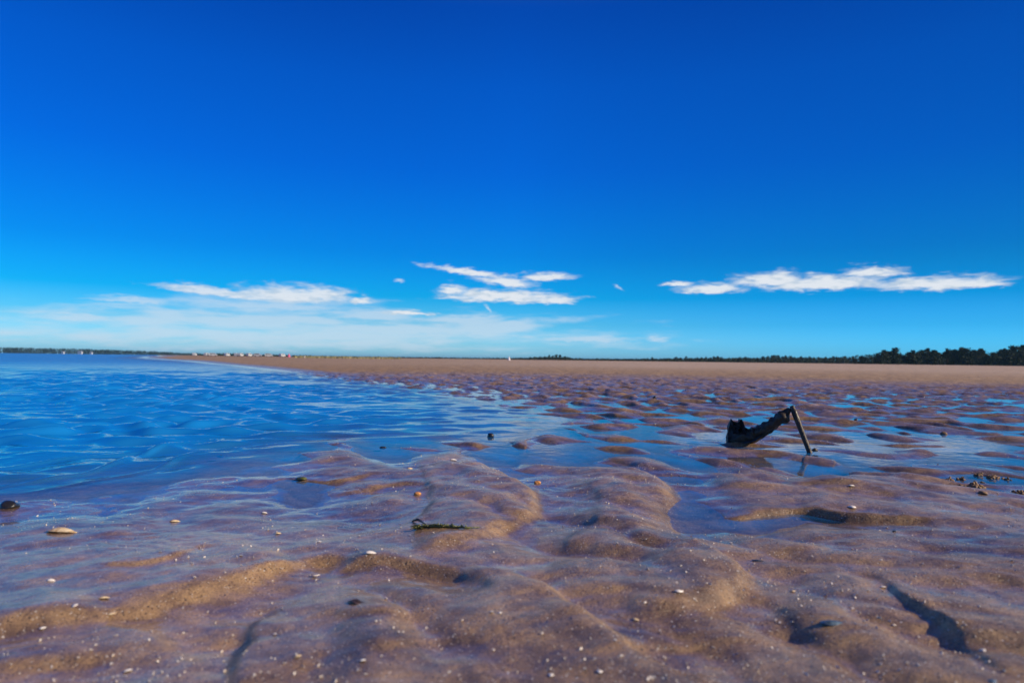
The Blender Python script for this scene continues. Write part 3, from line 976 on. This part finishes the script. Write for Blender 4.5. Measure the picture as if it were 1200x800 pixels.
# worm casts: heaps of squeezed-out wet sand
CASTS = [(1112, 562, 24, 9, 'low orange heap of worm cast sand nearest the long sand bank'), (1126, 560, 9, 7, 'thin dark worm cast between the two left heaps'),
         (1128, 569, 12, 7, 'small worm cast below the thin dark one'), (1142, 569, 20, 12, 'tall worm cast with a dark knob in the middle of the group'),
         (1149, 556, 17, 9, 'worm cast heap at the top of the group near the sand island'), (1166, 559, 20, 9, 'broad worm cast with dark tops right of the top heap'),
         (1182, 561, 12, 6, 'dark worm cast at the right end of the group'), (1195, 575, 22, 8, 'flat worm cast heap cut by the right edge of the photo'),
         (1151, 564, 9, 4, 'smallest dark worm cast between the upper heaps')]
for i, (px, py, wpx, hpx, lab) in enumerate(CASTS):
    p = land(px, py + 2)
    k = p.y / 800
    bm = bmesh.new()
    Wd, Hh = wpx * k * .85, hpx * k * .62
    for q in range(int(5 + wpx * .45)):
        a = rnd.uniform(0, 6.28); rr = rnd.random() ** .7 * .5
        x, y = rr * Wd * math.cos(a), rr * Wd * .7 * math.sin(a)
        zt = Hh * (1 - rr * 1.6) * rnd.uniform(.4, 1.0)
        r0 = rnd.uniform(.10, .18) * Hh * 1.6
        pts = [Vector((x, y, -.003)), Vector((x + rnd.uniform(-1, 1) * r0, y + rnd.uniform(-1, 1) * r0, zt * .6)),
               Vector((x + rnd.uniform(-1, 1) * r0 * 2, y + rnd.uniform(-1, 1) * r0 * 2, max(zt, .002))), Vector((x + rnd.uniform(-1, 1) * r0 * 3, y + rnd.uniform(-1, 1) * r0 * 3, zt * .45))]
        sweep(bm, pts, [r0 * 1.2, r0, r0, r0 * .5], 8, .35, 90, seed=q, sub=3)
    o = from_bm('worm_cast', bm, M_cast)
    o.location = (p.x, p.y, p.z)
    tag(o, lab, 'worm cast', 'worm casts by the right pool')

# strand of seaweed across the central ridge
bm = bmesh.new()
pw = [land(a, b) + Vector((0, 0, .0025)) for a, b in ((485, 621), (498, 618), (512, 617.5), (528, 618), (545, 619.5), (562, 619))]
sweep(bm, pw, [.0015, .003, .0034, .003, .002, .001], 9, .6, 160, seed=6)
for k in range(60):
    t = rnd.random() ** 1.2 * 4.2
    i = int(t); q = pw[i] + (pw[i + 1] - pw[i]) * (t - i)
    a = rnd.uniform(-1, 1)
    e = q + Vector((rnd.uniform(-.016, .016), rnd.uniform(-.010, .006), rnd.uniform(.0, .005)))
    sweep(bm, [q, (q + e) / 2 + Vector((0, 0, .002)), e], [.0013, .0012, .0005], 5, .3, 100, seed=k, sub=2)
tag(from_bm('seaweed', bm, M_weed), 'thin strand of dark green seaweed lying across the central ridge', 'seaweed')
bm = bmesh.new()
pw = [land(a, b) + Vector((0, 0, z)) for a, b, z in ((483, 611, .001), (489, 612, .006), (494, 613.5, .004), (499, 615, .001))]
sweep(bm, pw, [.0012, .003, .002, .001], 8, .4, 120, seed=8)
tag(from_bm('twig', bm, M_brown), 'short brown twig lying just above the green seaweed', 'twig')


def leaf(px, py, wpx, rz, lab):
    p = land(px, py); L = wpx / 800 * p.y
    bm = bmesh.new()
    n = 12; rows = []
    for i in range(n + 1):
        f = i / n; w = L * .20 * math.sin(math.pi * f) ** .8
        z = .001 + .10 * L * abs(math.sin(f * 5)) * .4
        rows.append([bm.verts.new(((f - .5) * L, s * w + .05 * L * math.sin(f * 7), z + (abs(s) * w * .35) + dz)) for dz in (0, -.0012) for s in (-1, -.5, 0, .5, 1)])
    for a, b in zip(rows[:-1], rows[1:]):
        for k in range(4):
            bm.faces.new((a[k], a[k + 1], b[k + 1], b[k])); bm.faces.new((a[k + 5], b[k + 5], b[k + 6], a[k + 6]))
        bm.faces.new((a[0], b[0], b[5], a[5])); bm.faces.new((a[4], a[9], b[9], b[4]))
    blade = from_bm('dead_leaf', bm, M_brown)
    blade.location = (p.x, p.y, p.z - .0015); blade.rotation_euler = (0, 0, rz)
    tag(blade, lab, 'leaf')


leaf(418, 706, 26, -.45, 'curled brown dead leaf on the sand left of bottom centre')


# glittering shell grit: far too many to count
def build_grit():
    N = 17000
    r = .55 * (7.0 ** nrs.rand(N)) ** 1.0
    a = np.radians(nrs.uniform(-46, 46, N))
    X, Y = r * np.sin(a), r * np.cos(a)
    d = perlin(X / .5, Y / .5, 41) + .5 * perlin(X / .15, Y / .15, 42)
    right = sstep(X / Y, -.1, .5) * .35
    keep = nrs.rand(N) < np.clip(.40 + .9 * d + right, .05, 1)
    X, Y, r = X[keep], Y[keep], r[keep]
    Z = sand_height(X[None], Y[None])[0]
    ok = Z > .0005
    X, Y, Z, r = X[ok], Y[ok], Z[ok], r[ok]
    n = len(X)
    size = .00040 + .0019 * nrs.rand(n) ** 5 + .00035 * r
    vs, fs = [], []
    for i in range(n):
        c = Vector((X[i], Y[i], Z[i] + size[i] * .25)); s = size[i]
        ux = Vector(nrs.randn(3) * [1, 1, .55]).normalized(); uy = ux.cross(Vector(nrs.randn(3))).normalized(); uz = ux.cross(uy)
        b = len(vs)
        for sx, sy in ((1, .1), (.2, .8), (-.9, .4), (-.5, -.7)):
            q = ux * sx * s * nrs.uniform(.6, 1.2) + uy * sy * s * nrs.uniform(.6, 1.1)
            vs.append(c + q + uz * s * .18); vs.append(c + q - uz * s * .18)
        fs += [(b, b + 2, b + 4, b + 6), (b + 7, b + 5, b + 3, b + 1)]
        for k in range(4):
            k2 = (k + 1) % 4
            fs.append((b + 2 * k, b + 2 * k + 1, b + 2 * k2 + 1, b + 2 * k2))
    o = from_np('shell_grit', np.array([tuple(v) for v in vs]), np.array(fs), M_grit, smooth=False)
    tag(o, 'fine white shell grit glittering all over the wet sand', 'shell grit', None, 'stuff')


build_grit()


# ------------------------------------------------------------------ trees beyond the beach
def crown_mesh(name, H, W, mat, seed, n=520, leaf=.5, base=.18, kind='pine', parent=None):
    rs = np.random.RandomState(seed)
    nc = 22
    cl = []
    for i in range(nc):
        f = rs.rand() ** .8
        z = H * (base + (1 - base) * f)
        prof = (1 - f) ** .62 + .12 if kind == 'pine' else math.sqrt(max(.05, 1 - (f * 1.5 - .6) ** 2))
        a = rs.rand() * 6.28; rr = rs.rand() ** .6 * W * .5 * prof
        cl.append((rr * math.cos(a), rr * math.sin(a), z, W * (.10 + .14 * rs.rand())))
    cl.append((0, 0, H * .96, W * .09))
    V, F = [], []
    for i in range(n):
        c = cl[rs.randint(len(cl))]
        p = np.array(c[:3]) + rs.randn(3) * c[3] * [1, 1, .55] * .75
        u = rs.randn(3); u /= np.linalg.norm(u); w = np.cross(u, rs.randn(3)); w /= np.linalg.norm(w)
        s = leaf * (.6 + .8 * rs.rand()); b = len(V)
        V += [p + u * s, p - u * s * .5 + w * s * .7, p - u * s * .5 - w * s * .7]
        F.append((b, b + 1, b + 2))
    return from_np(name, np.array(V), np.array(F), mat, parent, smooth=False)


def trunk_mesh(H, r, seed, parent):
    bm = bmesh.new()
    rs = random.Random(seed)
    sweep(bm, [(0, 0, -.6), (rs.uniform(-.1, .1), 0, H * .3), (rs.uniform(-.2, .2), rs.uniform(-.2, .2), H * .6), (0, 0, H * .93)], [r, r * .85, r * .6, r * .15], 7, sub=2)
    for k in range(6):
        z = H * rs.uniform(.25, .8); a = rs.uniform(0, 6.28); l = H * .16
        sweep(bm, [(0, 0, z), (math.cos(a) * l * .5, math.sin(a) * l * .5, z + l * .2), (math.cos(a) * l, math.sin(a) * l, z + l * .3)], [r * .3, r * .2, r * .05], 5, sub=2)
    return from_bm('trunk', bm, M_trunk, parent)


PROTO = []
for k in range(5):
    root = empty('pine_tree', (0, 0, 0))
    crown_mesh('crown', 10, (6.2, 5.2, 7.5, 5.6, 7.0)[k], M_pine, 100 + k, n=900, leaf=.6, base=(.02, .06, .02, .08, .0)[k], kind='pine' if k in (0, 1, 3) else 'round', parent=root)
    trunk_mesh(10, .22, 50 + k, root)
    PROTO.append(root)
used = set()
from itertools import count
TREE_LABELS = []


def put_tree(px, top, D, base_py, lab, group):
    """a pine whose top reaches the given photo row at distance D"""
    k = rnd.randrange(5)
    src = PROTO[k]
    if k in used:
        r = src.copy(); COL.objects.link(r)
        for ch in src.children:
            c = ch.copy(); COL.objects.link(c); c.parent = r
    else:
        r = src; used.add(k)
    g = at_depth(px, top, D)
    H = g.z - .15
    r.location = (g.x, D, .15)
    f = H / 10.0
    wf = f * rnd.uniform(.85, 1.3)
    r.scale = (wf, wf, f)
    r.rotation_euler = (0, 0, rnd.uniform(0, 6.28))
    tag(r, lab, 'tree', group)


def prof(tab, x):
    for (a, ya), (b, yb) in zip(tab[:-1], tab[1:]):
        if a <= x <= b:
            return ya + (yb - ya) * (x - a) / (b - a)
    return tab[-1][1]


# skyline of the wood in the photo (x, row of the tree tops)
SKY = [(1000, 418.5), (1028, 416), (1036, 410), (1048, 409), (1054, 415), (1062, 416), (1068, 411), (1080, 410.5), (1088, 409), (1098, 412), (1105, 412), (1110, 409), (1128, 408), (1140, 410),
       (1150, 409), (1158, 415), (1165, 413.5), (1172, 412), (1178, 408), (1186, 406.5), (1192, 410), (1198, 405), (1210, 407), (1240, 404), (1300, 405), (1400, 402)]
feat = [(1036, 410), (1048, 408.5), (1069, 410.5), (1080, 410.5), (1087.5, 408.5), (1095, 410.5), (1110, 408.8), (1119, 409.5), (1127, 407.5), (1134, 409.5), (1142, 410), (1149.5, 408.5), (1163.5, 413.5),
        (1171, 412), (1178, 408.5), (1186, 406), (1198, 404.5), (1029, 414.5), (1010, 417)]
SIDE = ['at the left end of the right hand wood', 'in the middle of the right hand wood', 'near the right edge of the wood']
for i, (px, top) in enumerate(sorted(feat)):
    where = ('just above the beach, the %s of the taller pines counted from the left of the wood' %
             ['first', 'second', 'third', 'fourth', 'fifth', 'sixth', 'seventh', 'eighth', 'ninth', 'tenth', 'eleventh', 'twelfth', 'thirteenth', 'fourteenth', 'fifteenth', 'sixteenth', 'seventeenth', 'eighteenth', 'nineteenth'][i])
    put_tree(px, top, 420 + rnd.uniform(0, 20), 427, 'dark pine ' + where.replace(' counted from the left of the wood', ' from left'), 'tall pines of the right hand wood')
x = 1000.0
while x < 1420:
    put_tree(x, prof(SKY, x) + rnd.uniform(1.5, 5.5), 405 + rnd.uniform(0, 60), 427, 'low dark pine filling the dense wood behind the beach at right', 'lower pines of the right hand wood')
    x += rnd.uniform(2.2, 4.2)
MID = [(612, 420.5), (620, 419), (632, 418.5), (640, 417), (655, 416.5), (664, 418), (670, 420.5), (678, 419), (682, 421), (700, 421), (740, 421.5), (765, 420), (770, 421.5), (790, 419.5), (805, 419), (812, 420.5),
       (820, 419.5), (838, 419), (843, 418), (850, 420.5), (870, 419.5), (885, 420), (897, 418), (915, 417.5), (930, 419.5), (945, 418.5), (960, 420), (980, 419), (1005, 419)]
x = 612.0
while x < 1004:
    put_tree(x, prof(MID, x) - 1.0 + rnd.uniform(-.7, 1.2), 760 + rnd.uniform(0, 60), 427, 'small distant dark tree in the low wood along the middle of the horizon', 'distant trees along the middle horizon')
    x += rnd.uniform(3.4, 6.2)


def far_wood(name, lab, tab, D, col, step, seed, depth=60):
    """a distant wood that reads as one mass: thousands of leaf clumps between the ground and the skyline"""
    rs = np.random.RandomState(seed)
    V, F = [], []
    x = tab[0][0]
    while x < tab[-1][0]:
        top = at_depth(x, prof(tab, x) + rs.uniform(-.35, .7), D).z
        y0 = D + rs.rand() * depth; gx = at_depth(x, 420, D).x
        H = max(top, 1.0); wd = D / 800 * rs.uniform(1.5, 3.2)
        for q in range(26):
            f = rs.rand(); p = np.array([gx + rs.randn() * wd * (1.05 - f) * .8, y0 + rs.randn() * wd, H * f])
            s = D / 800 * (.55 + .5 * rs.rand())
            u = rs.randn(3); u /= np.linalg.norm(u); w = np.cross(u, rs.randn(3)); w /= np.linalg.norm(w)
            b = len(V); V += [p + u * s, p - u * s * .5 + w * s * .8, p - u * s * .5 - w * s * .8]; F.append((b, b + 1, b + 2))
        x += step
    V = np.array(V); V[:, 2] = np.maximum(V[:, 2], -.2)
    o = from_np(name, V, np.array(F), col, smooth=False)
    tag(o, lab, 'wood', None, 'stuff')


far_wood('distant_wood', 'low dark wood along the horizon behind the beach', [(232, 415.6), (245, 414.2), (262, 413.9), (285, 414.8), (300, 415.6), (318, 415.3), (335, 416.6), (350, 416.4), (400, 417.8), (450, 418.3), (500, 418.8), (560, 419.4), (620, 419.4), (800, 421.3), (1010, 423), (1450, 426)], 1000, M_pine2, .8, 1)
far_wood('far_shore', 'hazy blue green wooded shore across the water at left', [(-500, 402), (-200, 405), (0, 407.0), (60, 408.2), (100, 409.2), (150, 411), (200, 413.5), (250, 415.5), (300, 417)], 2600, M_pine2, .7, 2, 200)

# strip of dune grass below the wood
def dune_grass():
    rs = np.random.RandomState(9)
    V, F = [], []
    for i in range(5000):
        px = rs.uniform(345, 470); D = rs.uniform(150, 230)
        dens = .4 + .6 * perlin(np.array([px / 9.0]), np.array([D / 14]), 3)[0]
        if rs.rand() > dens + .15: continue
        g = at_depth(px, 425, D)
        h = rs.uniform(.25, .6); a = rs.rand() * 6.28; w = .10
        b = len(V)
        V += [(g.x - w * math.cos(a), D - w * math.sin(a), .08), (g.x + w * math.cos(a), D + w * math.sin(a), .08), (g.x + rs.uniform(-.2, .2), D + rs.uniform(-.2, .2), .12 + h)]
        F.append((b, b + 1, b + 2))
    o = from_np('dune_grass', np.array(V), np.array(F), M_grass, smooth=False)
    tag(o, 'strip of yellow green dune grass on the far beach', 'dune grass', None, 'stuff')


dune_grass()
far_wood('scrub_wood', 'continuous dark scrub wood between the distant trees and the beach', [(600, 421), (616, 419.5), (640, 418), (668, 418.5), (680, 420.5), (760, 420.6), (800, 419.8), (900, 419.2), (1000, 419.2), (1040, 415), (1150, 415), (1200, 412), (1400, 410)], 560, M_pine, .55, 4, 40)


# ------------------------------------------------------------------ vans, tents and houses far away
def boxm(bm, x0, x1, y0, y1, z0, z1, taper=0.0):
    v = [bm.verts.new(p) for p in ((x0, y0, z0), (x1, y0, z0), (x1, y1, z0), (x0, y1, z0), (x0 + taper, y0 + taper, z1), (x1 - taper, y0 + taper, z1), (x1 - taper, y1 - taper, z1), (x0 + taper, y1 - taper, z1))]
    for f in ((0, 3, 2, 1), (4, 5, 6, 7), (0, 1, 5, 4), (1, 2, 6, 5), (2, 3, 7, 6), (3, 0, 4, 7)):
        bm.faces.new([v[i] for i in f])


def make_van():
    r = empty('parked_van', (0, 0, 0))
    bm = bmesh.new()
    # side profile with sloping bonnet and windscreen, 4.8 m long
    prof_ = [(-2.4, .35), (2.4, .35), (2.45, .95), (1.75, 1.1), (1.2, 1.95), (.9, 2.05), (-2.3, 2.05), (-2.42, 1.6)]
    a = [bm.verts.new((x, -.95, z)) for x, z in prof_]; b = [bm.verts.new((x, .95, z)) for x, z in prof_]
    n = len(prof_)
    bm.faces.new(a[::-1]); bm.faces.new(b)
    for k in range(n): bm.faces.new((a[k], a[(k + 1) % n], b[(k + 1) % n], b[k]))
    bmesh.ops.bevel(bm, geom=bm.edges[:], offset=.06, segments=2, affect='EDGES')
    body = from_bm('body', bm, M_white, r, False)
    bm = bmesh.new()
    for s in (-1, 1):
        boxm(bm, -1.9, -.5, s * .97 - .01, s * .97 + .01, 1.3, 1.8); boxm(bm, -.35, 1.05, s * .97 - .01, s * .97 + .01, 1.3, 1.8)
    v = [bm.verts.new(p) for p in ((1.74, -.8, 1.16), (1.74, .8, 1.16), (1.29, .8, 1.86), (1.29, -.8, 1.86))]
    bm.faces.new(v)
    from_bm('window', bm, M_glass, r, False)
    for sx in (-1.5, 1.5):
        for sy in (-.88, .88):
            bm = bmesh.new()
            bmesh.ops.create_cone(bm, cap_ends=True, segments=20, radius1=.36, radius2=.36, depth=.24, matrix=Matrix.Translation((sx, sy, .36)) @ Matrix.Rotation(math.pi / 2, 4, 'X'))
            from_bm('wheel', bm, M_tyre, r, False)
    return r


def copy_thing(src):
    r = src.copy(); COL.objects.link(r)
    for ch in src.children:
        c = ch.copy(); COL.objects.link(c); c.parent = r
    return r


vans = [(228, 380, 1.7, 'leftmost white van parked at the far end of the beach'), (242, 360, 1.5, 'white van parked second from left on the far beach'), (250, 360, .3, 'white van close to the right of the second one'),
        (266, 360, 1.4, 'white van standing alone left of the bright pair'), (277.5, 330, 1.57, 'left van of the brightest pair on the far beach'), (282, 330, 1.5, 'right van of the brightest pair on the far beach'),
        (292, 340, 1.4, 'white van parked between the bright pair and the long one'), (302, 330, .15, 'long white van seen from the side below the low wood'), (315, 330, .3, 'white van seen side on right of the long one'),
        (330.5, 340, 1.3, 'rightmost white van beside the pink tent')]
proto_van = make_van()
for i, (px, D, rz, lab) in enumerate(vans):
    r = proto_van if i == 0 else copy_thing(proto_van)
    g = at_depth(px, 420, D)
    r.location = (g.x, D, .12); r.rotation_euler = (0, 0, rz); r.scale = (.75, .75, .78)
    tag(r, lab, 'van', 'white vans parked on the far beach')


def tent(px, D, w, h, mat, lab):
    g = at_depth(px, 420, D)
    r = empty('beach_tent', (g.x, D, .12))
    tag(r, lab, 'tent')
    bm = bmesh.new()
    n = 10
    base = [bm.verts.new((math.cos(6.283 * k / n) * w / 2, math.sin(6.283 * k / n) * w / 2, 0)) for k in range(n)]
    mid = [bm.verts.new((math.cos(6.283 * k / n) * w * .28, math.sin(6.283 * k / n) * w * .28, h * .55)) for k in range(n)]
    top = bm.verts.new((0, 0, h))
    for k in range(n):
        bm.faces.new((base[k], base[(k + 1) % n], mid[(k + 1) % n], mid[k])); bm.faces.new((mid[k], mid[(k + 1) % n], top))
    from_bm('canopy', bm, mat, r, False)
    bm = bmesh.new()
    bmesh.ops.create_cone(bm, cap_ends=True, segments=8, radius1=.04, radius2=.04, depth=h * 1.08, matrix=Matrix.Translation((0, 0, h * .54)))
    from_bm('pole', bm, M_white, r, False)


tent(338.5, 300, 1.4, 1.6, M_pink, 'small pink beach tent right of the parked white vans')
tent(596.5, 170, .75, 1.0, M_cream, 'white pointed beach tent standing alone near the centre of the horizon')
tent(357, 170, .45, .55, M_cream, 'tiny white beach tent at the start of the dune grass')


def house(px, D, w, h, lab):
    g = at_depth(px, 412, D)
    r = empty('house', (g.x, D, 0))
    tag(r, lab, 'house', 'white houses on the far shore')
    bm = bmesh.new(); boxm(bm, -w / 2, w / 2, -4, 4, 0, h); from_bm('wall', bm, M_wall, r, False)
    bm = bmesh.new()
    v = [bm.verts.new(p) for p in ((-w / 2 - .5, -4.6, h + .02), (w / 2 + .5, -4.6, h + .02), (w / 2 + .5, 4.6, h + .02), (-w / 2 - .5, 4.6, h + .02), (-w / 2 - .5, 0, h + 3.5), (w / 2 + .5, 0, h + 3.5))]
    for f in ((0, 1, 5, 4), (2, 3, 4, 5), (1, 2, 5), (3, 0, 4), (3, 2, 1, 0)): bm.faces.new([v[i] for i in f])
    from_bm('roof', bm, M_roof, r, False)
    bm = bmesh.new()
    k = -w / 2 + 1.5
    while k < w / 2 - 1.5:
        boxm(bm, k, k + 1.2, -4.06, -4.01, h * .35, h * .65); k += 2.8
    from_bm('window', bm, M_glass, r, False)


house(74, 2520, 7, 7, 'small white house left of the larger one on the far shore')
house(94, 2500, 14, 9, 'widest white house under the trees of the far shore')
house(107, 2520, 7, 6, 'small pale house right of the widest one on the far shore')


# ------------------------------------------------------------------ the air: far things fade a little to blue
def build_haze():
    bm = bmesh.new()
    boxm(bm, -6000, 6000, -300, 19000, -1.5, 34)
    m = bpy.data.materials.new('haze')
    m.use_nodes = True
    nt = m.node_tree
    nt.nodes.remove(nt.nodes['Principled BSDF'])
    v = nt.nodes.new('ShaderNodeVolumePrincipled')
    v.inputs['Color'].default_value = (.35, .75, 1, 1)
    v.inputs['Density'].default_value = .00006
    v.inputs['Anisotropy'].default_value = .2
    nt.links.new(v.outputs[0], nt.nodes['Material Output'].inputs['Volume'])
    o = from_bm('haze', bm, m, None, False)
    tag(o, 'thin blue sea haze over the far shore', None, None, 'stuff')


build_haze()
